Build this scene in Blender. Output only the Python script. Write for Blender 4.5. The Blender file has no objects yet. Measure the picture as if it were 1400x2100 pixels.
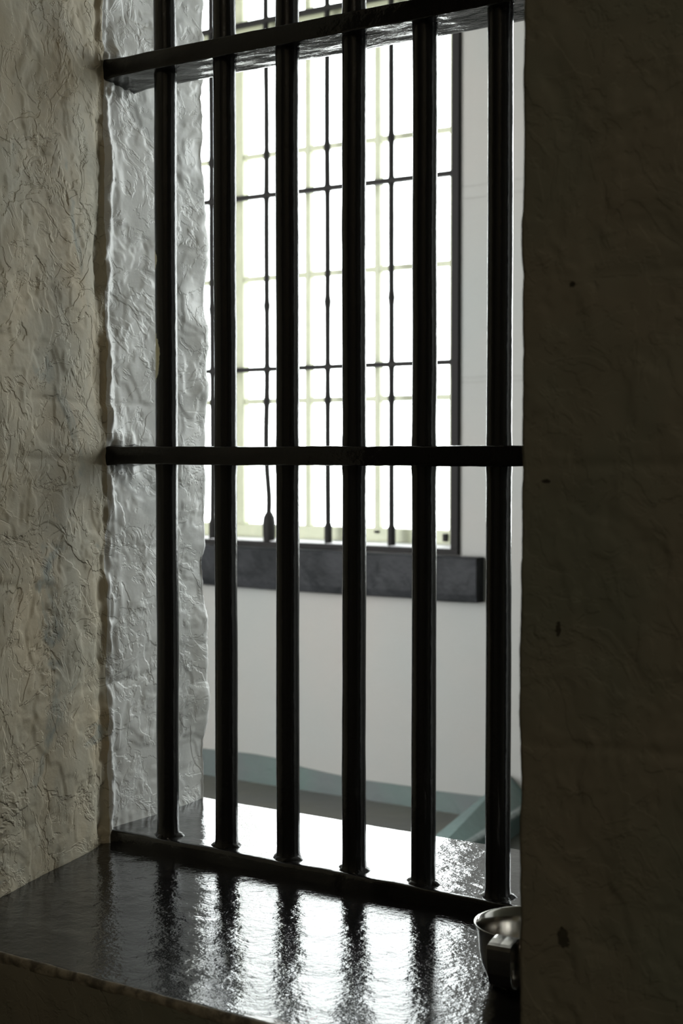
import bpy, bmesh, math, random
import numpy as np
from mathutils import Vector, Matrix

scene = bpy.context.scene
C = scene.collection
random.seed(4)

# ---------------------------------------------------------------- camera
EYE = 1.36                                   # eye height above the floor of both rooms
yaw, pitch = 0.6085, 0.0383
cd = bpy.data.cameras.new('camera')
cam = bpy.data.objects.new('camera', cd); C.objects.link(cam)
cam.location = (1.5567, -1.769, EYE)
cam.rotation_euler = (math.pi/2 - pitch, 0, yaw)
cd.sensor_fit = 'VERTICAL'; cd.sensor_height = 36.0; cd.lens = 36.0*3150.64/2100.0
cd.clip_start = 0.02; cd.clip_end = 100
cd.dof.use_dof = True; cd.dof.focus_distance = 2.15; cd.dof.aperture_fstop = 8.0
scene.camera = cam

# ---------------------------------------------------------------- light
w = bpy.data.worlds.new('overcast_sky'); scene.world = w; w.use_nodes = True
wn = w.node_tree; wn.nodes.clear()
out = wn.nodes.new('ShaderNodeOutputWorld'); bg = wn.nodes.new('ShaderNodeBackground')
tc = wn.nodes.new('ShaderNodeTexCoord'); sp = wn.nodes.new('ShaderNodeSeparateXYZ')
rp = wn.nodes.new('ShaderNodeValToRGB')
rp.color_ramp.elements[0].position = 0.35; rp.color_ramp.elements[0].color = (0.90, 0.92, 0.90, 1)
rp.color_ramp.elements[1].position = 0.60; rp.color_ramp.elements[1].color = (0.96, 0.98, 1.0, 1)
mr = wn.nodes.new('ShaderNodeMapRange'); mr.inputs[1].default_value = -1; mr.inputs[2].default_value = 1
wn.links.new(tc.outputs['Generated'], sp.inputs[0]); wn.links.new(sp.outputs[2], mr.inputs[0])
wn.links.new(mr.outputs[0], rp.inputs[0]); wn.links.new(rp.outputs[0], bg.inputs[0])
bg.inputs[1].default_value = 10.0
wn.links.new(bg.outputs[0], out.inputs[0])

def portal(x, y, z, sx, sz):
    l = bpy.data.lights.new('daylight_portal', 'AREA'); l.shape = 'RECTANGLE'; l.size = sx; l.size_y = sz
    l.cycles.is_portal = True
    o = bpy.data.objects.new('daylight_portal', l); C.objects.link(o)
    o.location = (x, y, z); o.rotation_euler = (-math.pi/2, 0, 0)
WIN_SHIFT = 2.95                             # the second window of the far wall, out of frame to the right
portal(-2.42, 3.56, EYE+0.96, 2.2, 2.8)
portal(-2.42+WIN_SHIFT, 3.56, EYE+0.96, 2.2, 2.8)

# added warm fill light, unseen behind the camera, brightens the near room (its fixture is built below)
ld = bpy.data.lights.new('near_fill_light', 'AREA'); ld.shape = 'DISK'; ld.size = .30; ld.energy = 20.0; ld.color = (1.0, .88, .68)
near_fill_light = bpy.data.objects.new('near_fill_light', ld); C.objects.link(near_fill_light); near_fill_light.location = (2.3, -3.1, EYE+2.60)

vs = scene.view_settings
vs.view_transform = 'Standard'; vs.look = 'None'; vs.gamma = 1; vs.use_curve_mapping = False
vs.exposure = 0.0

# ---------------------------------------------------------------- numpy noise
def _h(i, j, k, s):
    n = (i*374761393 + j*668265263 + k*2147483647 + s*974634777) & 0xffffffff
    n = ((n ^ (n >> 13))*1274126177) & 0xffffffff
    n = ((n ^ (n >> 16))*2246822519) & 0xffffffff
    return ((n >> 8) & 0xffff)/65535.0
def vnoise(p, s=0):
    p = np.asarray(p, float); f = np.floor(p).astype(np.int64); t = p-f; t = t*t*t*(t*(t*6-15)+10)
    r = 0
    for a in (0, 1):
        for b in (0, 1):
            for c in (0, 1):
                wgt = (t[:, 0] if a else 1-t[:, 0])*(t[:, 1] if b else 1-t[:, 1])*(t[:, 2] if c else 1-t[:, 2])
                r = r + wgt*_h(f[:, 0]+a, f[:, 1]+b, f[:, 2]+c, s)
    return r*2-1
def fbm(p, oc=4, s=0, g=.5):
    a, r = 1.0, 0
    for o in range(oc):
        r = r + a*vnoise(p*(2.03**o)+o*17.3, s+o); a *= g
    return r
def sstep(x, a, b):
    t = np.clip((x-a)/(b-a), 0, 1); return t*t*(3-2*t)

# ---------------------------------------------------------------- materials
class N:
    def __init__(s, name):
        s.m = bpy.data.materials.new(name); s.m.use_nodes = True; s.t = s.m.node_tree
        s.b = s.t.nodes['Principled BSDF']; s.tc = s.t.nodes.new('ShaderNodeTexCoord')
    def new(s, k, **kw):
        n = s.t.nodes.new(k)
        for a, v in kw.items():
            if a in ('loc', 'scl'): continue
            if hasattr(n, a): setattr(n, a, v)
            else: n.inputs[a.replace('_', ' ')].default_value = v
        return n
    def l(s, a, b): s.t.links.new(a, b)
    def mapping(s, scl=(1, 1, 1), rot=(0, 0, 0)):
        n = s.new('ShaderNodeMapping'); n.inputs['Scale'].default_value = scl; n.inputs['Rotation'].default_value = rot
        s.l(s.tc.outputs['Object'], n.inputs[0]); return n.outputs[0]
    def noise(s, scale, detail=4, rough=.5, dist=0, vec=None):
        n = s.new('ShaderNodeTexNoise'); n.inputs['Scale'].default_value = scale; n.inputs['Detail'].default_value = detail
        n.inputs['Roughness'].default_value = rough; n.inputs['Distortion'].default_value = dist
        s.l(vec or s.tc.outputs['Object'], n.inputs['Vector']); return n.outputs[0]
    def ramp(s, v, pts):
        n = s.new('ShaderNodeValToRGB'); e = n.color_ramp.elements
        while len(e) < len(pts): e.new(.5)
        for el, (p, c) in zip(e, pts):
            el.position = p; el.color = (c, c, c, 1) if isinstance(c, (int, float)) else (*c, 1)
        s.l(v, n.inputs[0]); return n.outputs[0]
    def math(s, op, a, b=None, c=None):
        n = s.new('ShaderNodeMath'); n.operation = op
        for i, v in enumerate((a, b, c)):
            if v is None: continue
            if isinstance(v, (int, float)): n.inputs[i].default_value = v
            else: s.l(v, n.inputs[i])
        return n.outputs[0]
    def mix(s, f, a, b):
        n = s.new('ShaderNodeMix'); n.data_type = 'RGBA'
        for idx, v in ((0, f), (6, a), (7, b)):
            if isinstance(v, (int, float)): n.inputs[idx].default_value = v
            elif isinstance(v, tuple): n.inputs[idx].default_value = (*v, 1)
            else: s.l(v, n.inputs[idx])
        return n.outputs[2]
    def bump(s, h, dist, strength=1):
        n = s.new('ShaderNodeBump'); n.inputs['Distance'].default_value = dist; n.inputs['Strength'].default_value = strength
        s.l(h, n.inputs['Height']); s.l(n.outputs[0], s.b.inputs['Normal'])
    def ellipse(s, c, r, wob=.35):
        """1 inside an irregular patch centred on c (object coordinates)"""
        sub = s.new('ShaderNodeVectorMath'); sub.operation = 'SUBTRACT'; s.l(s.tc.outputs['Object'], sub.inputs[0]); sub.inputs[1].default_value = c
        dv = s.new('ShaderNodeVectorMath'); dv.operation = 'DIVIDE'; s.l(sub.outputs[0], dv.inputs[0]); dv.inputs[1].default_value = r
        ln = s.new('ShaderNodeVectorMath'); ln.operation = 'LENGTH'; s.l(dv.outputs[0], ln.inputs[0])
        nz = s.noise(1.1/min(r), 3, .6)
        d = s.math('ADD', ln.outputs['Value'], s.math('MULTIPLY', s.math('SUBTRACT', nz, .5), wob*2))
        return s.ramp(d, [(.90, 1), (.98, 0)])

def plaster(name, c1, c2, spots=None, bump_amt=1.0, rough=.55, zscale=.68, pits=(), spec=.4):
    n = N(name); v = n.mapping((1, .55, zscale))
    a = n.noise(9, 5, .55, .6, v); b = n.noise(15, 6, .58, .9, v); c = n.noise(34, 5, .6, .8, v); d = n.noise(150, 3, .6)
    s1 = n.ramp(a, [(.47, 0), (.485, 1)]); s2 = n.ramp(b, [(.50, 0), (.52, 1)]); s3 = n.ramp(c, [(.56, 0), (.60, 1)])
    h = n.math('ADD', n.math('MULTIPLY', s1, .6), n.math('MULTIPLY', s2, .45))
    h = n.math('ADD', h, n.math('MULTIPLY', s3, -.35)); h = n.math('ADD', h, n.math('MULTIPLY', b, .65))
    h = n.math('ADD', h, n.math('MULTIPLY', d, .14))
    col = n.mix(n.ramp(n.noise(4.5, 4, .6, .3), [(.38, 0), (.62, 1)]), c1, c2)
    if spots:
        col = n.mix(n.ramp(n.noise(7, 5, .6, 1.2, v), [(.60, 0), (.66, 1)]), col, spots)
    for (p, r, pc) in pits:
        m = n.ellipse(p, r, .8); col = n.mix(m, col, pc); h = n.math('SUBTRACT', h, n.math('MULTIPLY', m, 1.5))
    n.l(col, n.b.inputs['Base Color']); n.b.inputs['Roughness'].default_value = rough
    n.b.inputs['Specular IOR Level'].default_value = spec
    n.bump(h, .0016*bump_amt, 1); return n.m

M = {}
Z = lambda z: EYE+z
M['jamb_beige'] = plaster('beige_flaking_paint', (.56, .47, .325), (.46, .425, .33), (.33, .34, .295), 1.5, .68, spec=.2)
M['jamb_grey'] = plaster('grey_white_flaking_paint', (.78, .78, .76), (.72, .72, .70), None, .8, .42)
pits = [((.9244, -.4935, Z(.154)), (.003, .02, .003), (.04, .035, .025)), ((.8992, -.4935, Z(-.026)), (.005, .02, .002), (.04, .035, .025)),
        ((.9125, -.4935, Z(-.1625)), (.003, .02, .007), (.05, .045, .03)), ((.9193, -.4935, Z(-.4507)), (.006, .02, .010), (.06, .055, .04))]
M['room_wall'] = plaster('olive_brown_painted_masonry', (.225, .205, .155), (.19, .195, .15), None, .5, .75, .8, pits)
M['plain'] = plaster('cream_painted_room_wall', (.30, .28, .22), (.27, .26, .21), None, .5, .7)

def far_wall_mat(name, ca, cb):
    n = N(name)
    sx = n.new('ShaderNodeSeparateXYZ'); n.l(n.tc.outputs['Object'], sx.inputs[0])
    t = n.math('ADD', n.math('MULTIPLY', sx.outputs[0], -.9), n.math('MULTIPLY', n.noise(1.5, 3), 1.0))
    col = n.mix(n.ramp(n.noise(1.3, 4, .55), [(.35, 0), (.65, 1)]), ca, cb)
    col = n.mix(n.ramp(n.noise(45, 3, .5), [(.70, 0), (.76, .5)]), col, (.20, .19, .18))
    h = n.noise(16, 4, .5)
    for z in (.9912, .9465, .2786, .2606):     # faint courses in the masonry under the paint
        d = n.math('ABSOLUTE', n.math('SUBTRACT', n.math('ADD', sx.outputs[2], n.math('MULTIPLY', n.noise(3, 2), .02)), Z(z)+.01))
        g = n.ramp(d, [(0.0, 1), (.006, 0)])
        h = n.math('SUBTRACT', h, n.math('MULTIPLY', g, .5))
        col = n.mix(n.math('MULTIPLY', g, .18), col, (.13, .13, .12))
    n.l(col, n.b.inputs['Base Color']); n.b.inputs['Roughness'].default_value = .6
    n.bump(h, .004, .6); return n.m
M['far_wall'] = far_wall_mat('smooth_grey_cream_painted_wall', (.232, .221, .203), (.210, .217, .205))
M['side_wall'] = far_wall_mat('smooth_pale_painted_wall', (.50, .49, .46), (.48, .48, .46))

def simple(name, col, rough, noise=None, bump=None, metal=0, col2=None, spec=None):
    n = N(name)
    n.b.inputs['Roughness'].default_value = rough; n.b.inputs['Metallic'].default_value = metal
    if spec is not None: n.b.inputs['Specular IOR Level'].default_value = spec
    if col2: n.l(n.mix(n.ramp(n.noise(noise or 8, 4, .6, .3), [(.4, 0), (.62, 1)]), col, col2), n.b.inputs['Base Color'])
    else: n.b.inputs['Base Color'].default_value = (*col, 1)
    if bump: n.bump(n.noise(bump[0], 5, .55, .3), bump[1], 1)
    return n.m

def black_gloss(name, chips=(), rough=.16, scale=60, dist=.0006, vec=None, spots=False, fine=.25, spec=.5):
    n = N(name)
    v = n.mapping(vec) if vec else None
    h = n.math('ADD', n.noise(scale, 4, .5, .4, v), n.math('MULTIPLY', n.noise(scale*4.5, 3, .6, 0, v), fine))
    col = (.010, .0097, .0102)
    if spots:
        col = n.mix(n.ramp(n.noise(130, 3, .6), [(.72, 0), (.76, .35)]), col, (.18, .17, .16))
    r = rough
    for (p, rr, cc) in chips:
        m = n.ellipse(p, rr, .3); col = n.mix(m, col, cc)
        h = n.math('SUBTRACT', h, n.math('MULTIPLY', m, 1.2))
    if isinstance(col, tuple): n.b.inputs['Base Color'].default_value = (*col, 1)
    else: n.l(col, n.b.inputs['Base Color'])
    n.b.inputs['Roughness'].default_value = rough
    n.b.inputs['Specular IOR Level'].default_value = spec
    n.bump(h, dist, 1); return n.m
M['bar'] = black_gloss('glossy_black_bar_paint', rough=.2, scale=70, dist=.0007, vec=(1, 1, .5))
cream = (.72, .70, .50)
M['bar_chipped'] = black_gloss('glossy_black_bar_paint_chipped_to_cream', [((-.0126, -.0111, Z(.1443)), (.0165, .0165, .038), cream), ((-.0132, -.0104, Z(.2922)), (.0105, .0105, .017), cream)],
                               rough=.2, scale=70, dist=.0007, vec=(1, 1, .5))
M['strap'] = black_gloss('glossy_black_flat_iron_paint', rough=.09, scale=40, dist=.0016, vec=(.6, 1.6, 1), spec=.4)
M['sill'] = black_gloss('glossy_black_sill_paint', rough=.10, scale=32, dist=.0011, fine=.30, spec=.9)
M['shelf'] = black_gloss('glossy_black_shelf_paint', [((.565, -.484, Z(-.607)), (.034, .010, .02), (.30, .27, .23)), ((.600, -.452, Z(-.607)), (.002, .011, .02), (.16, .015, .02))],
                         rough=.10, scale=30, dist=.0013, spots=True, fine=.40, spec=.5)
M['shelf_edge'] = simple('worn_beige_edge_paint', (.33, .29, .22), .6, 60, (90, .002), col2=(.12, .105, .08))
M['steel_dark'] = simple('dark_grey_window_bar_paint', (.013, .012, .0115), .6, bump=(60, .001), spec=.1)
M['ledge'] = simple('dark_slate_ledge_paint', (.022, .023, .025), .45, 7, (14, .012), col2=(.010, .011, .012), spec=.08)
M['sash'] = simple('pale_green_sash_paint', (.37, .38, .27), .45, 14, (40, .001), col2=(.33, .345, .24))
M['reveal'] = simple('white_window_reveal_paint', (.62, .62, .64), .4, bump=(12, .004))
M['band'] = simple('teal_grey_skirting_paint', (.048, .076, .067), .5, 2.5, (20, .003), col2=(.054, .066, .064))
M['floor'] = simple('olive_grey_floor_paint', (.078, .078, .064), .55, 3, (12, .004), col2=(.072, .074, .068))
M['near_floor'] = simple('dark_concrete_floor', (.12, .11, .09), .7, 3, (12, .004), col2=(.10, .095, .08))
M['ceiling'] = simple('cream_ceiling_paint', (.36, .355, .34), .8, bump=(12, .004))
M['kerb'] = simple('teal_kerb_paint', (.095, .150, .145), .35, 5, (20, .003), col2=(.085, .125, .125))
M['kerb_edge'] = simple('pale_kerb_edge', (.24, .27, .27), .35, 30, (30, .003), col2=(.16, .20, .20))  # paler tone for the strip along the kerb's front edge
M['steel'] = simple('stainless_steel', (.62, .60, .57), .14, metal=1)
def glass():
    n = N('window_glass'); t = n.t
    tr = n.new('ShaderNodeBsdfTransparent'); tr.inputs[0].default_value = (.95, .97, .96, 1)
    gl = n.new('ShaderNodeBsdfGlossy'); gl.inputs['Roughness'].default_value = .03
    mx = n.new('ShaderNodeMixShader'); mx.inputs[0].default_value = .06
    n.l(tr.outputs[0], mx.inputs[1]); n.l(gl.outputs[0], mx.inputs[2])
    n.l(mx.outputs[0], t.nodes['Material Output'].inputs[0]); t.nodes.remove(n.b); return n.m
M['glass'] = glass()

# ---------------------------------------------------------------- mesh helpers
def link(name, me, mat, parent=None, smooth=False):
    o = bpy.data.objects.new(name, me); C.objects.link(o)
    if mat: me.materials.append(mat)
    if smooth: me.polygons.foreach_set('use_smooth', [True]*len(me.polygons))
    if parent:
        o.parent = parent; o.matrix_parent_inverse = Matrix.Translation(-Vector(parent.location))
    return o
def obj(name, bm, mat, parent=None, smooth=False):
    bmesh.ops.recalc_face_normals(bm, faces=bm.faces)
    me = bpy.data.meshes.new(name); bm.to_mesh(me); bm.free()
    return link(name, me, mat, parent, smooth)
def box(bm, x0, x1, y0, y1, z0, z1, bev=0):
    b2 = bmesh.new()
    bmesh.ops.create_cube(b2, size=1, matrix=Matrix.Translation(((x0+x1)/2, (y0+y1)/2, (z0+z1)/2)) @ Matrix.Diagonal((x1-x0, y1-y0, z1-z0, 1)))
    if bev: bmesh.ops.bevel(b2, geom=b2.edges[:], offset=bev, segments=2, affect='EDGES', profile=.5)
    me = bpy.data.meshes.new('t'); b2.to_mesh(me); b2.free(); bm.from_mesh(me); bpy.data.meshes.remove(me)
def tube(bm, pts, rads, seg=24, cap=True):
    """vertical-ish tube through pts"""
    rings = []
    for (x, y, z), r in zip(pts, rads):
        rings.append([bm.verts.new((x+r*math.cos(2*math.pi*k/seg), y+r*math.sin(2*math.pi*k/seg), z)) for k in range(seg)])
    for a, b in zip(rings, rings[1:]):
        for k in range(seg): bm.faces.new((a[k], a[(k+1) % seg], b[(k+1) % seg], b[k]))
    if cap: bm.faces.new(rings[0][::-1]); bm.faces.new(rings[-1])
def structure(o): o['kind'] = 'structure'; return o
def tag(o, label, cat, group=None):
    o['label'] = label; o['category'] = cat
    if group: o['group'] = group
    return o
def empty(name, loc):
    o = bpy.data.objects.new(name, None); C.objects.link(o); o.location = loc; o.empty_display_size = .05
    return o

def grid_mesh(name, P, mat, mats=None, fmat=None, smooth=True):
    """P: (n, m, 3) array of points -> quad mesh"""
    n, m, _ = P.shape
    me = bpy.data.meshes.new(name); me.vertices.add(n*m); me.vertices.foreach_set('co', P.reshape(-1).astype(np.float32))
    i, j = np.meshgrid(np.arange(n-1), np.arange(m-1), indexing='ij'); a = (i*m+j).ravel()
    q = np.stack([a, a+m, a+m+1, a+1], 1).ravel(); nf = (n-1)*(m-1)
    me.loops.add(nf*4); me.loops.foreach_set('vertex_index', q.astype(np.int32))
    me.polygons.add(nf); me.polygons.foreach_set('loop_start', np.arange(0, nf*4, 4, dtype=np.int32))
    me.polygons.foreach_set('loop_total', np.full(nf, 4, dtype=np.int32)) if hasattr(me.polygons[0], 'loop_total') else None
    me.update(calc_edges=True); me.validate()
    if smooth: me.polygons.foreach_set('use_smooth', [True]*len(me.polygons))
    o = bpy.data.objects.new(name, me); C.objects.link(o)
    for mm in ([mat] if mats is None else mats): me.materials.append(mm)
    if fmat is not None: me.polygons.foreach_set('material_index', fmat.ravel().astype(np.int32))
    return o

def resample(pl, step, fine):
    """pl list of xy; fine = per-segment bool. returns pts, normals (left of travel), arclength"""
    pts = []
    for (a, b, f) in zip(pl, pl[1:], fine):
        a, b = np.array(a, float), np.array(b, float); L = np.linalg.norm(b-a); k = max(1, int(L/(step if f else .25)))
        for i in range(k): pts.append(a+(b-a)*i/k)
    pts.append(np.array(pl[-1], float)); return np.array(pts)

# ---------------------------------------------------------------- room shell
ZF, ZC = 0.0, Z(2.7)
def wallbox(name, x0, x1, y0, y1, z0, z1, mat): 
    bm = bmesh.new(); box(bm, x0, x1, y0, y1, z0, z1); return structure(obj(name, bm, mat))
wallbox('floor', -4.6, 3.9, -.30, 3.6, -.12, ZF, M['floor'])
wallbox('floor_near', -2.0, 3.9, -4.4, -.30, -.12, ZF, M['near_floor'])
wallbox('ceiling', -4.7, 4.0, -4.6, 3.7, ZC, ZC+.12, M['ceiling'])
wallbox('wall_left', -4.6, -4.45, .2, 3.62, ZF, ZC, M['side_wall'])
wallbox('wall_right', 3.5, 3.65, .2, 3.62, ZF, ZC, M['side_wall'])
wallbox('wall_near_left', -1.75, -1.6, -4.2, .22, ZF, ZC, M['plain'])
wallbox('wall_near_right', 3.5, 3.65, -4.2, .2, ZF, ZC, M['plain'])
wallbox('wall_near_back', -1.75, 3.65, -4.35, -4.2, ZF, ZC, M['plain'])
# far (window) wall around its two windows
WX0, WX1, WZ0, WZ1 = -3.47, -1.367, Z(-.3625), Z(2.3)
bm = bmesh.new()
s = WIN_SHIFT
box(bm, -4.6, WX0, 3.2, 3.5, ZF, ZC); box(bm, WX1, WX0+s, 3.2, 3.5, ZF, ZC); box(bm, WX1+s, 3.65, 3.2, 3.5, ZF, ZC)
for d in (0, s):
    box(bm, WX0+d, WX1+d, 3.2, 3.5, ZF, WZ0); box(bm, WX0+d, WX1+d, 3.2, 3.5, WZ1, ZC)
structure(obj('wall_far', bm, M['far_wall']))
# wavy painted skirting band along the far wall
bm = bmesh.new(); K = [(-4.45, -1.25), (-2.8, -1.2495), (-2.6, -1.2476), (-2.45, -1.2435), (-2.3474, -1.2404), (-2.22, -1.246), (-2.0973, -1.2659), (-1.95, -1.277), (-1.7884, -1.2836), (-1.5, -1.283), (-1.2724, -1.2791), (-.9, -1.276), (0, -1.27), (1.5, -1.275), (3.5, -1.27)]
xs = np.linspace(-4.45, 3.5, 260); zs = np.interp(xs, [k[0] for k in K], [k[1] for k in K])+.0015*vnoise(np.stack([xs*9, xs*0, xs*0], 1), 3)
prev = None
for x, z in zip(xs, zs):
    v = [bm.verts.new((x, 3.203, 0)), bm.verts.new((x, 3.195, 0)), bm.verts.new((x, 3.195, Z(z)-.002)), bm.verts.new((x, 3.203, Z(z)))]
    if prev:
        for k in range(4): bm.faces.new((prev[k], v[k], v[(k+1) % 4], prev[(k+1) % 4]))
    prev = v
structure(obj('baseboard_far', bm, M['band']))

# thick wall between the rooms: below and above the opening
XL, XR = -.10, 1.00
bm = bmesh.new(); box(bm, -1.7, 3.6, -.488, .222, ZF, Z(-.655)); structure(obj('wall_below_sill', bm, M['room_wall']))
bm = bmesh.new(); box(bm, -1.7, 3.6, -.4935, .222, Z(1.22), ZC); structure(obj('wall_above_opening', bm, M['room_wall']))

STEP = .0032
def reveal(name, poly, fine, zlo, zfine, zhi, side, mats, seed):
    """wall surface swept up from a plan outline, with the real relief of old flaking paint over brick"""
    pts = resample(poly, STEP, fine)
    d = np.gradient(pts, axis=0); d /= np.linalg.norm(d, axis=1)[:, None]+1e-9
    for _ in range(3):
        d[1:-1] = (d[:-2]+d[1:-1]+d[2:])/3
    d /= np.linalg.norm(d, axis=1)[:, None]
    nrm = np.stack([d[:, 1], -d[:, 0]], 1)*side
    zz = np.concatenate([np.arange(zlo, zfine, STEP), np.linspace(zfine, zhi, 12)])
    n, m = len(pts), len(zz)
    P = np.zeros((n, m, 3)); P[:, :, :2] = pts[:, None, :]; P[:, :, 2] = zz[None, :]
    Q = P.reshape(-1, 3)
    disp = relief(Q, seed).reshape(n, m)
    return pts, nrm, zz, P, disp

def relief(Q, seed):
    low = .0026*fbm(Q*np.array([7, 5, 6]), 3, seed)
    mid = .0013*fbm(Q*np.array([26, 12, 17]), 3, seed+5)
    wq = Q + .012*np.stack([vnoise(Q*22, seed+20), vnoise(Q*22, seed+21), vnoise(Q*16, seed+22)], 1)
    f1 = fbm(wq*np.array([12, 6, 7.5]), 4, seed+9); f2 = fbm(wq*np.array([22, 10, 15]), 4, seed+14)
    flake = .0013*sstep(f1, .02, .10)+.0010*sstep(f2, .08, .18)-.0011*sstep(-f2, .30, .38)
    # brick courses under the paint
    zc = Q[:, 2]-Z(.0755)+.004*vnoise(Q*np.array([9, 9, 3]), seed+30)
    course = np.abs(((zc/.0862)+.5) % 1-.5)*.0862
    groove = -.0016*np.exp(-(course/.0055)**2)*sstep(vnoise(Q*np.array([6, 6, 9]), seed+31), -.3, .5)
    return low+mid+flake+groove

# -- left side: face of far room, inner jamb, corner, outer jamb, face of near room
Bk, Cn, Ft = (-.1136, .2260), (-.0990, -.030), (.031, -.4935)
poly = [(-1.62, .2260), (-.20, .2260), Bk, Cn, Ft, (-.15, -.4935), (-1.62, -.4935)]
pts, nrm, zz, P, disp = reveal('x', poly, [0, 1, 1, 1, 1, 0], Z(-.64), Z(.86), Z(1.24), -1, None, 1)
ref = nrm[len(pts)//2]
# outward = into the opening (+x on jambs)
if nrm[np.argmin(np.linalg.norm(pts-np.array([-.105, .10]), axis=1))][0] < 0: nrm = -nrm
seg = np.zeros(len(pts), int)
tCn = np.argmin(np.linalg.norm(pts-np.array(Cn), axis=1)); arc = np.concatenate([[0], np.cumsum(np.linalg.norm(np.diff(pts, axis=0), axis=1))]); s_c = arc-arc[tCn]
zs_ = zz[None, :]; S = s_c[:, None]+.003*fbm(np.stack([zz*11, zz*0, zz*0], 1), 3, 44)[None, :]+.0*zs_
QQ = P.reshape(-1, 3)
rid = fbm(QQ*np.array([40, 40, 14]), 3, 60).reshape(disp.shape); rid2 = fbm(QQ*np.array([10, 10, 9]), 2, 66).reshape(disp.shape)
# lumpy raised ridge of paint just inside the corner and a deep crevice on the outer side
rid3 = fbm(QQ*np.array([90, 90, 45]), 3, 63).reshape(disp.shape)
disp = disp + (.0040+.0040*rid+.002*rid2+.0022*rid3)*np.exp(-((S+.006)/.008)**2) - (.0030+.0050*rid2+.0030*rid+.0028*rid3)*np.exp(-((S-.011)/np.where(S > .011, .018, .007))**2)
disp = disp + .0022*rid*np.exp(-((S+.010)/.03)**2)
# plaster pushed up round the ends of the two flat irons
for zc in (Z(.5865), Z(-.004)):
    dz = P[:, :, 2]-zc
    blob = np.exp(-((np.abs(dz)-.024)/.012)**2)*np.exp(-((S+.03)/.035)**2)
    disp = disp + blob*(.007+.006*rid+.003*rid3)
bk = np.exp(-((S+.256)/.035)**2); disp = disp + bk*.0055*fbm(np.stack([zz*13, zz*0+8.1, zz*0], 1), 4, 97)[None, :]
corner_f = np.argmin(np.linalg.norm(pts-np.array(Ft), axis=1)); corner_b = np.argmin(np.linalg.norm(pts-np.array(Bk), axis=1))
P[:, :, 0] += nrm[:, None, 0]*disp; P[:, :, 1] += nrm[:, None, 1]*disp
idx = np.where(np.arange(len(pts)-1) < corner_b-2, 0, np.where(np.arange(len(pts)-1) < tCn+0, 1, np.where(np.arange(len(pts)-1) < corner_f+1, 2, 3)))
fm = np.repeat(idx[:, None], len(zz)-1, 1)
# the grey-white coat laps irregularly over the corner
nz = vnoise(np.stack([zz[:-1]*14, zz[:-1]*0, zz[:-1]*0], 1), 71)
for j in range(len(zz)-1):
    e = tCn+2+int(round(nz[j]*3)); pass
o = structure(grid_mesh('wall_left_reveal', P, None, [M['far_wall'], M['jamb_grey'], M['jamb_beige'], M['room_wall']], fm))
# below-sill remainder of the wall faces is covered by wall_below_sill

# -- right side (mirror): near-room face seen edge on, dark
FtR, CnR, BkR = (.8742, -.4935), (1.02, -.030), (1.03, .2260)
poly = [(3.55, -.4935), (1.25, -.4935), FtR, CnR, BkR, (1.2, .2260), (3.55, .2260)]
pts, nrm, zz, P, disp = reveal('x', poly, [0, 1, 0, 0, 0, 0], Z(-.64), Z(.62), Z(1.24), 1, None, 30)
k = np.argmin(np.linalg.norm(pts-np.array([1.1, -.4935]), axis=1))
if nrm[k][1] > 0: nrm = -nrm
kf = np.argmin(np.linalg.norm(pts-np.array(FtR), axis=1))
near = np.exp(-((arc_r := np.linalg.norm(pts-np.array(FtR), axis=1))/.02)**2)[:, None]
wob = .0016*fbm(np.stack([zz*16, zz*0, zz*0+3.3], 1), 3, 90)[None, :]
disp = disp*(1-.6*near); P[:, :, 0] += nrm[:, None, 0]*disp + near*wob; P[:, :, 1] += nrm[:, None, 1]*disp
idx = np.where(np.arange(len(pts)-1) <= kf, 0, 1); fm = np.repeat(idx[:, None], len(zz)-1, 1)
structure(grid_mesh('wall_right_reveal', P, None, [M['room_wall'], M['jamb_grey']], fm))

# ---------------------------------------------------------------- sills
def slab_top(name, quad, ztop, thick, mat, amp, seed, step=.006, rnd=.004):
    """slab whose hand-painted top really undulates; quad = 4 xy corners (front-left, front-right, back-right, back-left)"""
    a, b, c, d = [np.array(q, float) for q in quad]
    nu = int(np.linalg.norm(b-a)/step); nv = int(np.linalg.norm(d-a)/step)
    u = np.linspace(0, 1, nu); v = np.linspace(0, 1, nv)
    U, V = np.meshgrid(u, v, indexing='ij')
    X = (a*(1-U)[..., None]*(1-V)[..., None] + b*U[..., None]*(1-V)[..., None] + c*U[..., None]*V[..., None] + d*(1-U)[..., None]*V[..., None])
    Q = np.concatenate([X, np.zeros(X.shape[:2]+(1,))], 2).reshape(-1, 3)
    z = ztop + amp*fbm(Q*9, 3, seed) + amp*.5*fbm(Q*30, 2, seed+3); z = z.reshape(nu, nv)
    P = np.zeros((nu, nv+4, 3)); P[:, 4:, :2] = X; P[:, 4:, 2] = z
    dirn = (a-d)/np.linalg.norm(a-d)
    fr = X[:, 0, :]
    P[:, 4, :2] = fr - dirn*0.0; 
    for i, (off, dz) in enumerate([(rnd, -thick), (rnd, -rnd*1.6), (rnd*.85, -rnd*.75), (rnd*.45, -rnd*.18)]):
        P[:, i, :2] = fr + dirn*off; P[:, i, 2] = z[:, 0]+dz
        if i: P[:, i, :2] += (dirn[None, :]*(.0012*fbm(np.concatenate([fr*25, fr[:, :1]*0], 1), 2, seed+8))[:, None])
    return grid_mesh(name, P, mat)
sill = slab_top('window_sill', [(-.16, -.0245), (1.08, -.0245), (1.08, .228), (-.16, .228)], Z(-.586), .03, M['sill'], .0005, 12, rnd=.0035)
tag(sill, 'glossy black painted sill that the thick round bars stand on, window glare on it', 'window sill')
bm = bmesh.new(); box(bm, -.16, 1.08, .2275, .2285, Z(-.66), Z(-.5865)); box(bm, -.16, 1.08, -.02, .2285, Z(-.66), Z(-.60))
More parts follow.
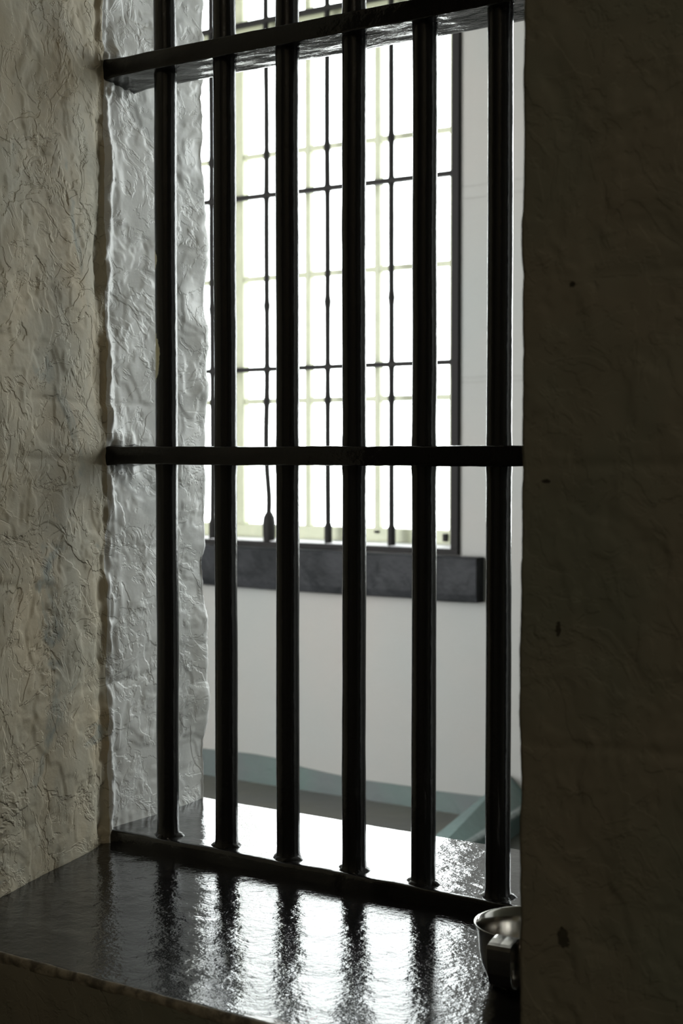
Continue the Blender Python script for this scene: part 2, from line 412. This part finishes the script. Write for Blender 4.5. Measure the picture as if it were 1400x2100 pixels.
o = obj('sill_base', bm, M['sill'], sill)
shelf = slab_top('stone_shelf', [(-.05, -.4905), (1.0, -.4905), (1.10, -.02), (-.18, -.02)], Z(-.607), .004, M['shelf'], .0006, 21, rnd=.003)
tag(shelf, 'glossy black painted shelf in front of the bars with a steel cup on it', 'shelf')
# worn beige front arris of the shelf
n = 420; xs = np.linspace(-.02, 1.0, n); q = np.stack([xs*30, xs*0, xs*0], 1); wv = fbm(q, 3, 5)
P = np.zeros((n, 5, 3)); P[:, :, 0] = xs[:, None]
prof = [(-.0965+.004, -.004)]
P[:, 0, 1] = -.4900+.0012*wv; P[:, 0, 2] = Z(-.6072)+.0010
P[:, 1, 1] = -.4925+.0010*wv; P[:, 1, 2] = Z(-.6066)+.0010
P[:, 2, 1] = -.4955+.0010*wv; P[:, 2, 2] = Z(-.6085)+.0006*wv
P[:, 3, 1] = -.4965+.0010*wv; P[:, 3, 2] = Z(-.6125)
P[:, 4, 1] = -.4945; P[:, 4, 2] = Z(-.618)
e = grid_mesh('shelf_edge', P, M['shelf_edge']); e.parent = shelf; e['label'] = 'worn beige front edge'
# masonry face between the shelf edge and the wall below it
n2 = 330; zz = np.arange(ZF, Z(-.612), .006); xs = np.linspace(-.6, 1.3, n2); X, ZZ = np.meshgrid(xs, zz, indexing='ij')
Q = np.stack([X, X*0-.4935, ZZ], 2); dd = relief(Q.reshape(-1, 3), 77).reshape(X.shape); Q[:, :, 1] -= dd*.6+.001
Q[0, :, 1] = -.48; Q[-1, :, 1] = -.48; Q[:, 0, 1] = -.48
structure(grid_mesh('wall_face_below_shelf', Q, M['room_wall']))

# ---------------------------------------------------------------- near grille of thick bars
gr = empty('window_grille', (.46, 0, Z(-.586)))
tag(gr, 'near grille of thick glossy black round bars and flat crossbars on the black sill', 'window bars')
BR = .0168
def bar(x, mat, ph):
    bm = bmesh.new(); zs = []; z = Z(-.590)
    pts, rad = [], []
    segs = [(-.590, .0192), (-.586, .0190), (-.583, .0180), (-.578, .0171), (-.57, BR)]
    z = -.56
    while z < 1.225:
        segs.append((z, None)); z += .012
    for (z, r) in segs:
        q = np.array([[x*3+ph, .3, z*7]]); wx = float(vnoise(q, 7)[0])*.0006; wy = float(vnoise(q, 8)[0])*.0006
        rr = BR*(1+.018*float(vnoise(np.array([[x*3, ph, z*22]]), 9)[0])) if r is None else r
        for zc in (-.0172, .0095, .573, .600):    # paint gathered at the crossbar holes
            rr += .0011*math.exp(-((z-zc)/.006)**2)
        pts.append((x+wx, wy, Z(z))); rad.append(rr)
    tube(bm, pts, rad, 32); o = obj('bar', bm, mat, gr, True)
    # the worn ring of paint at the foot
    bm = bmesh.new(); seg = 28; rows = []
    for (r0, zz_) in ((.0170, .0045), (.0195, .0030), (.0215, .0012), (.0235, -.0010)):
        row = []
        for k in range(seg):
            a = 2*math.pi*k/seg; j = 1+.22*float(vnoise(np.array([[math.cos(a)*2+x*40, math.sin(a)*2, ph]]), 4)[0])*(r0 > .018)
            row.append(bm.verts.new((x+r0*j*math.cos(a), r0*j*math.sin(a)*.85, Z(-.586)+zz_+.0005)))
        rows.append(row)
    for a_, b_ in zip(rows, rows[1:]):
        for k in range(seg): bm.faces.new((a_[k], a_[(k+1) % seg], b_[(k+1) % seg], b_[k]))
    obj('paint_collar', bm, M['bar'], o, True)
    return o
for k in range(8):
    b = bar(k*.1152, M['bar_chipped'] if k == 0 else M['bar'], k*2.7)
    if k == 0: b['label'] = 'black bar with cream chips in its paint'
def strap(z0, z1, seed, tilt=0):
    """flat iron, long in x, .082 deep, with hand-painted ripples"""
    x0, x1, y0, y1 = -.128, 1.06, -.030, .0465
    nx = 300; xs = np.linspace(x0, x1, nx); c = .0022
    sec = [(y0+c, z0), (y0+.3*c, z0+.3*c), (y0, z0+c), (y0, (z0+z1)/2), (y0, z1-c), (y0+.3*c, z1-.3*c), (y0+c, z1)]
    sec += [(y, z1) for y in np.linspace(y0+.01, y1-.01, 8)] + [(y1-c, z1), (y1, z1-c), (y1, z0+c), (y1-c, z0)]
    sec += [(y, z0) for y in np.linspace(y1-.006, y0+.006, 16)] + [(y0+c, z0)]
    sec = np.array(sec); P = np.zeros((nx, len(sec), 3)); P[:, :, 0] = xs[:, None]; P[:, :, 1] = sec[None, :, 0]; P[:, :, 2] = Z(0)+sec[None, :, 1]
    P[:, :, 2] -= (P[:, :, 1]-y0)*tilt
    Q = P.reshape(-1, 3); dz = (.0007*fbm(Q*np.array([16, 40, 16]), 3, seed)).reshape(nx, -1)
    P[:, :, 2] += dz; P[:, :, 1] += dz.copy()*.8
    P[:, -1] = P[:, 0]
    # swollen, lumpy paint where the iron enters the wall
    t = np.exp(-((xs-x0)/.028)**2)[:, None]; cz = Z((z0+z1)/2); lum = (1+.55*t*(1+.9*fbm(Q*60, 2, seed+2).reshape(nx, -1)))
    P[:, :, 2] = cz+(P[:, :, 2]-cz)*lum
    P[:, -1] = P[:, 0]
    o = grid_mesh('crossbar', P, M['strap']); o.parent = gr; o.matrix_parent_inverse = Matrix.Translation(-Vector(gr.location)); return o
strap(.5730, .6000, 3, .070); strap(-.0172, .0095, 9); strap(1.163, 1.190, 15)

# ---------------------------------------------------------------- far window
def pane_quad(bm, x0, x1, y, z0, z1): box(bm, x0, x1, y-.002, y+.002, z0, z1)
YS = 3.305                                    # sash plane
cx = 1.5567; kf_ = (YS-.02+1.769)/4.969
SX = lambda x: cx+(x-cx)*kf_
SZ = lambda z: Z(z*kf_)
def make_window(dx=0):
    win = empty('window_1' if dx == 0 else 'window_2', (-2.42+dx, 3.3, WZ0)); structure(win)
    x0, x1 = WX0+dx, WX1+dx
    # reveal lining, white painted, its bottom lit like a little inner sill
    bm = bmesh.new(); box(bm, x0-.004, x1+.004, 3.204, 3.497, WZ0-.01, WZ0+.002)
    box(bm, x1-.001, x1+.01, 3.21, 3.497, WZ0, WZ1); box(bm, x0-.01, x0+.001, 3.21, 3.497, WZ0, WZ1); box(bm, x0, x1, 3.21, 3.497, WZ1-.002, WZ1+.01)
    obj('window_reveal', bm, M['reveal'], win)
    zr0, zr1 = Z(-.352), SZ(-.2905)
    bm = bmesh.new()
    vv = [bm.verts.new(c) for c in ((x0+.028, 3.2065, WZ0), (x1-.031, 3.2065, WZ0), (x1-.031, 3.30, WZ0), (x0+.028, 3.30, WZ0), (x0+.028, 3.2065, Z(-.3580)), (x1-.031, 3.2065, Z(-.3580)), (x1-.031, 3.30, Z(-.3485)), (x0+.028, 3.30, Z(-.3485)))]
    for f in ((0, 1, 2, 3), (4, 5, 6, 7), (0, 1, 5, 4), (1, 2, 6, 5), (2, 3, 7, 6), (3, 0, 4, 7)): bm.faces.new([vv[i] for i in f])
    obj('inner_ledge', bm, M['reveal'], win)
    xr1 = SX(-1.4145)+.012+dx; xr0 = 2*(-2.42)-SX(-1.4145)-.012+dx-.0
    y0, y1 = YS-.02, YS+.022
    zt0, zt1 = SZ(1.555), SZ(1.755)
    for (a, b_, za, zb) in ((x0, x1, zr0, zr1), (x0, x1, SZ(1.600), SZ(1.672)), (x0, x1, WZ1-.07, WZ1)):
        bm = bmesh.new(); box(bm, a, b_, y0, y1, za, zb, .004); obj('sash_rail', bm, M['sash'], win)
    bm = bmesh.new(); box(bm, x0, x1, y0-.018, y1, SZ(1.678), SZ(1.752), .004); obj('transom_rail', bm, M['sash'], win)
    for (a, b_) in ((x0, x0+.055), (xr1-.012, x1), (SX(-2.425)-.035+dx, SX(-2.425)+.028+dx)):
        bm = bmesh.new(); box(bm, a, b_, y0, y1, zr1-.001, WZ1-.069, .004); obj('sash_stile', bm, M['sash'], win)
    mx = [SX(v)+dx for v in (-2.0762, -1.7439)]; mx += [2*(SX(-2.42)+dx)-v for v in mx]
    for v in mx:
        bm = bmesh.new(); box(bm, v-.013, v+.013, y0+.006, y1-.004, zr1-.002, WZ1-.068, .004); obj('muntin', bm, M['sash'], win)
    for z in (1.2084, .7114, .2112, 1.99):
        bm = bmesh.new(); box(bm, x0+.02, x1-.02, y0+.008, y1-.006, SZ(z)-.011, SZ(z)+.011, .003); obj('glazing_bar', bm, M['sash'], win)
    bm = bmesh.new(); pane_quad(bm, x0+.01, x1-.01, YS+.012, zr0+.01, WZ1-.02); obj('window_pane', bm, M['glass'], win)
    # small catches on the bottom rail
    if dx == 0:
        for v, zz_, h in ((SX(-1.425), -.318, .030), (SX(-1.735), -.305, .010)):
            bm = bmesh.new(); box(bm, v-.009, v+.009, y0-.014, y0+.002, SZ(zz_)-h/2, SZ(zz_)+h/2, .003); obj('window_catch', bm, M['steel_dark'], win)
make_window(0); make_window(WIN_SHIFT)

# grate of thin bars in front of the far window
gt = empty('window_grate', (-2.42, 3.2, WZ0))
tag(gt, 'thin dark bars and cross strips over the bright far window', 'window bars')
bm = bmesh.new()
for (a, b_, c_, d_) in ((WX0-.004, WX1+.002, Z(-.3815), Z(-.3600)), (WX0-.004, WX1+.002, Z(2.285), Z(2.31)), (WX1-.031, WX1+.002, Z(-.3605), Z(2.286)), (WX0-.004, WX0+.028, Z(-.3605), Z(2.286))):
    box(bm, a, b_, 3.184, 3.206, c_, d_, .002)
obj('grate_frame', bm, M['steel_dark'], gt)
xb = [-3.17, -2.875, -2.5800, -2.2925, -1.9885, -1.6870]
YB = 3.222
for i, x in enumerate(xb):
    bm = bmesh.new(); pts, rad = [], []; z = -.362
    low = (i == 3)
    while z < 2.30:
        t = (z+.36)/2.6; wx = .0022*float(vnoise(np.array([[z*2.3, i*3.1, 0]]), 31)[0])+.010*(.5-t)*(.4 if x > -2.4 else 0)
        if low: wx += .010*math.exp(-((z+.20)/.10)**2)-.006*math.exp(-((z-.05)/.16)**2)
        r = .0118*(1+.05*float(vnoise(np.array([[z*9, i*2.1, 5]]), 33)[0]))
        for zk in (.3423, 1.0463, 1.21, .2112, .60): r += .0035*math.exp(-((z-zk)/.014)**2)
        if not low: r = max(r, .0160*float(sstep(np.array([-z]), .268, .285)[0]) if z < -.262 else 0)
        pts.append((x+wx, YB, Z(z))); rad.append(r); z += .012
    tube(bm, pts, rad, 16); b = obj('bar', bm, M['steel_dark'], gt, True)
    if low:
        bm = bmesh.new(); prof = [(-.372, .021), (-.362, .023), (-.33, .026), (-.285, .0265), (-.262, .024), (-.250, .018), (-.240, .012)]
        tube(bm, [(x+.010, YB, Z(z_)) for z_, _ in prof], [r_ for _, r_ in prof], 20); so = obj('bar_socket', bm, M['steel_dark'], b, True)
        so['label'] = 'swollen socket at the foot of one bar'
for zk in (.3423, 1.0463, 1.7500):
    bm = bmesh.new(); box(bm, WX0, WX1-.02, 3.206, 3.232, Z(zk)-.0095, Z(zk)+.0095, .002); obj('cross_strip', bm, M['steel_dark'], gt)

# dark ledge under the far window
bm = bmesh.new(); b2 = bmesh.new(); xs = np.linspace(-3.62, -1.262, 120)
prev = None
for i, x in enumerate(xs):
    nzv = [float(vnoise(np.array([[x*5, k*1.7, 0]]), 50)[0]) for k in range(4)]
    t = (x+3.62)/2.358
    zt = Z(-.386)+.0025*nzv[0]; zb = Z(-.552)+.003*nzv[1]+(-.004*(t-.5)); yf = 3.143+.002*nzv[2]
    sec = [(3.21, zb), (yf+.012, zb), (yf+.004, zb+.006), (yf, zb+.03), (yf-.001, (zt+zb)/2), (yf, zt-.008), (yf+.006, zt), (3.21, zt)]
    v = [bm.verts.new((x, y, z)) for y, z in sec]
    if prev:
        for k in range(len(v)): bm.faces.new((prev[k], v[k], v[(k+1) % len(v)], prev[(k+1) % len(v)]))
    else: bm.faces.new(v)
    prev = v
bm.faces.new(prev)
tag(obj('window_ledge', bm, M['ledge']), 'dark slate grey painted ledge projecting under the far barred window', 'ledge')

# teal painted kerb on the far floor
kb = empty('painted_kerb', (-1.05, 2.8, 0)); tag(kb, 'teal painted low kerb rising along the far floor, seen right of the last bar', 'kerb')
def hull(name, vs, mat, parent):
    bm = bmesh.new()
    for v in vs: bm.verts.new(v)
    bmesh.ops.convex_hull(bm, input=bm.verts[:]); return obj(name, bm, mat, parent)
hull('kerb_top', [(-.975, 2.15, .088), (-.90, 2.15, .088), (-.9605, 2.57, .09), (-1.022, 2.57, .09), (-1.150, 3.195, .175), (-1.055, 3.195, .09),
                  (-.975, 2.15, .001), (-.90, 2.15, .001), (-1.055, 3.195, .001), (-1.15, 3.195, .001)], M['kerb'], kb)
hull('kerb_nosing', [(-.8995, 2.15, .0885), (-.890, 2.15, .08), (-.890, 2.15, .072), (-1.040, 3.195, .096), (-1.034, 3.195, .088), (-1.034, 3.195, .078), (-1.06, 3.195, .096)], M['kerb_edge'], kb)

# ---------------------------------------------------------------- cup
cup = empty('metal_cup', (.7396, -.2187, Z(-.6065)))
tag(cup, 'stainless steel cup with strap handle on the black shelf beside the dark wall', 'cup')
def lathe(bm, prof, seg=72):
    rows = [[bm.verts.new((r*math.cos(2*math.pi*k/seg), r*math.sin(2*math.pi*k/seg), z)) for k in range(seg)] for r, z in prof]
    for a, b in zip(rows, rows[1:]):
        for k in range(seg): bm.faces.new((a[k], a[(k+1) % seg], b[(k+1) % seg], b[k]))
    bm.faces.new(rows[0][::-1]); bm.faces.new(rows[-1])
outer = [(.030, .0015), (.0425, 0), (.0458, .0012), (.0478, .0050), (.0530, .0175), (.0565, .028), (.0580, .038), (.0590, .051), (.0602, .060), (.0622, .0655), (.0638, .0680), (.0643, .0695), (.0638, .0702)]
inner = [(.0625, .0695), (.0610, .0670), (.0590, .060), (.0578, .050), (.0568, .038), (.0550, .028), (.0515, .0175), (.0465, .0062), (.041, .003), (.02, .0025)]
bm = bmesh.new(); lathe(bm, outer+inner)
bmesh.ops.recalc_face_normals(bm, faces=bm.faces)
me = bpy.data.meshes.new('cup_body'); bm.to_mesh(me); bm.free()
body = bpy.data.objects.new('cup_body', me); C.objects.link(body); body.parent = cup; me.materials.append(M['steel']); me.polygons.foreach_set('use_smooth', [True]*len(me.polygons))
# strap handle : local +x = outward
path = [(.0600, .0695), (.0660, .0712), (.0740, .0700), (.0850, .0680), (.0890, .0665), (.0905, .0630), (.0902, .052), (.0890, .036), (.0850, .024), (.0760, .018), (.0620, .0175), (.0540, .0185)]
bm = bmesh.new(); prev = None
pp = np.array(path); tn = np.gradient(pp, axis=0); tn /= np.linalg.norm(tn, axis=1)[:, None]; nm = np.stack([-tn[:, 1], tn[:, 0]], 1)
for i, (p, nn) in enumerate(zip(pp, nm)):
    hw = .0135; th = .0011
    row = [bm.verts.new((p[0]+nn[0]*o_, y_, p[1]+nn[1]*o_)) for (y_, o_) in ((-hw, -th), (-hw, th), (-hw*.8, th*1.0), (0, th*.8), (hw*.8, th), (hw, th), (hw, -th), (0, -th*1.2))]
    if prev:
        for k in range(8): bm.faces.new((prev[k], row[k], row[(k+1) % 8], prev[(k+1) % 8]))
    else: bm.faces.new(row)
    prev = row
bm.faces.new(prev)
bmesh.ops.recalc_face_normals(bm, faces=bm.faces)
me = bpy.data.meshes.new('handle'); bm.to_mesh(me); bm.free()
hd = bpy.data.objects.new('handle', me); C.objects.link(hd); hd.parent = cup; me.materials.append(M['steel'])
toC = math.atan2(-1.769+.2187, 1.5567-.7396)
cup.rotation_euler = (0, 0, toC-math.radians(22))

# invented ceiling fixture to carry the added fill light, never in view
lp = empty('added_fill_lamp', (2.3, -3.1, ZC)); tag(lp, 'round ceiling fixture added for the near-room fill light, unseen behind the viewer', 'lamp')
bm = bmesh.new(); tube(bm, [(2.3, -3.1, ZC), (2.3, -3.1, ZC-.03), (2.3, -3.1, ZC-.05)], [.06, .06, .175], 32); obj('fill_lamp_base', bm, M['reveal'], lp, False)
bm = bmesh.new(); tube(bm, [(2.3, -3.1, ZC-.05), (2.3, -3.1, ZC-.075)], [.18, .18], 32); obj('fill_lamp_rim', bm, M['reveal'], lp, False)
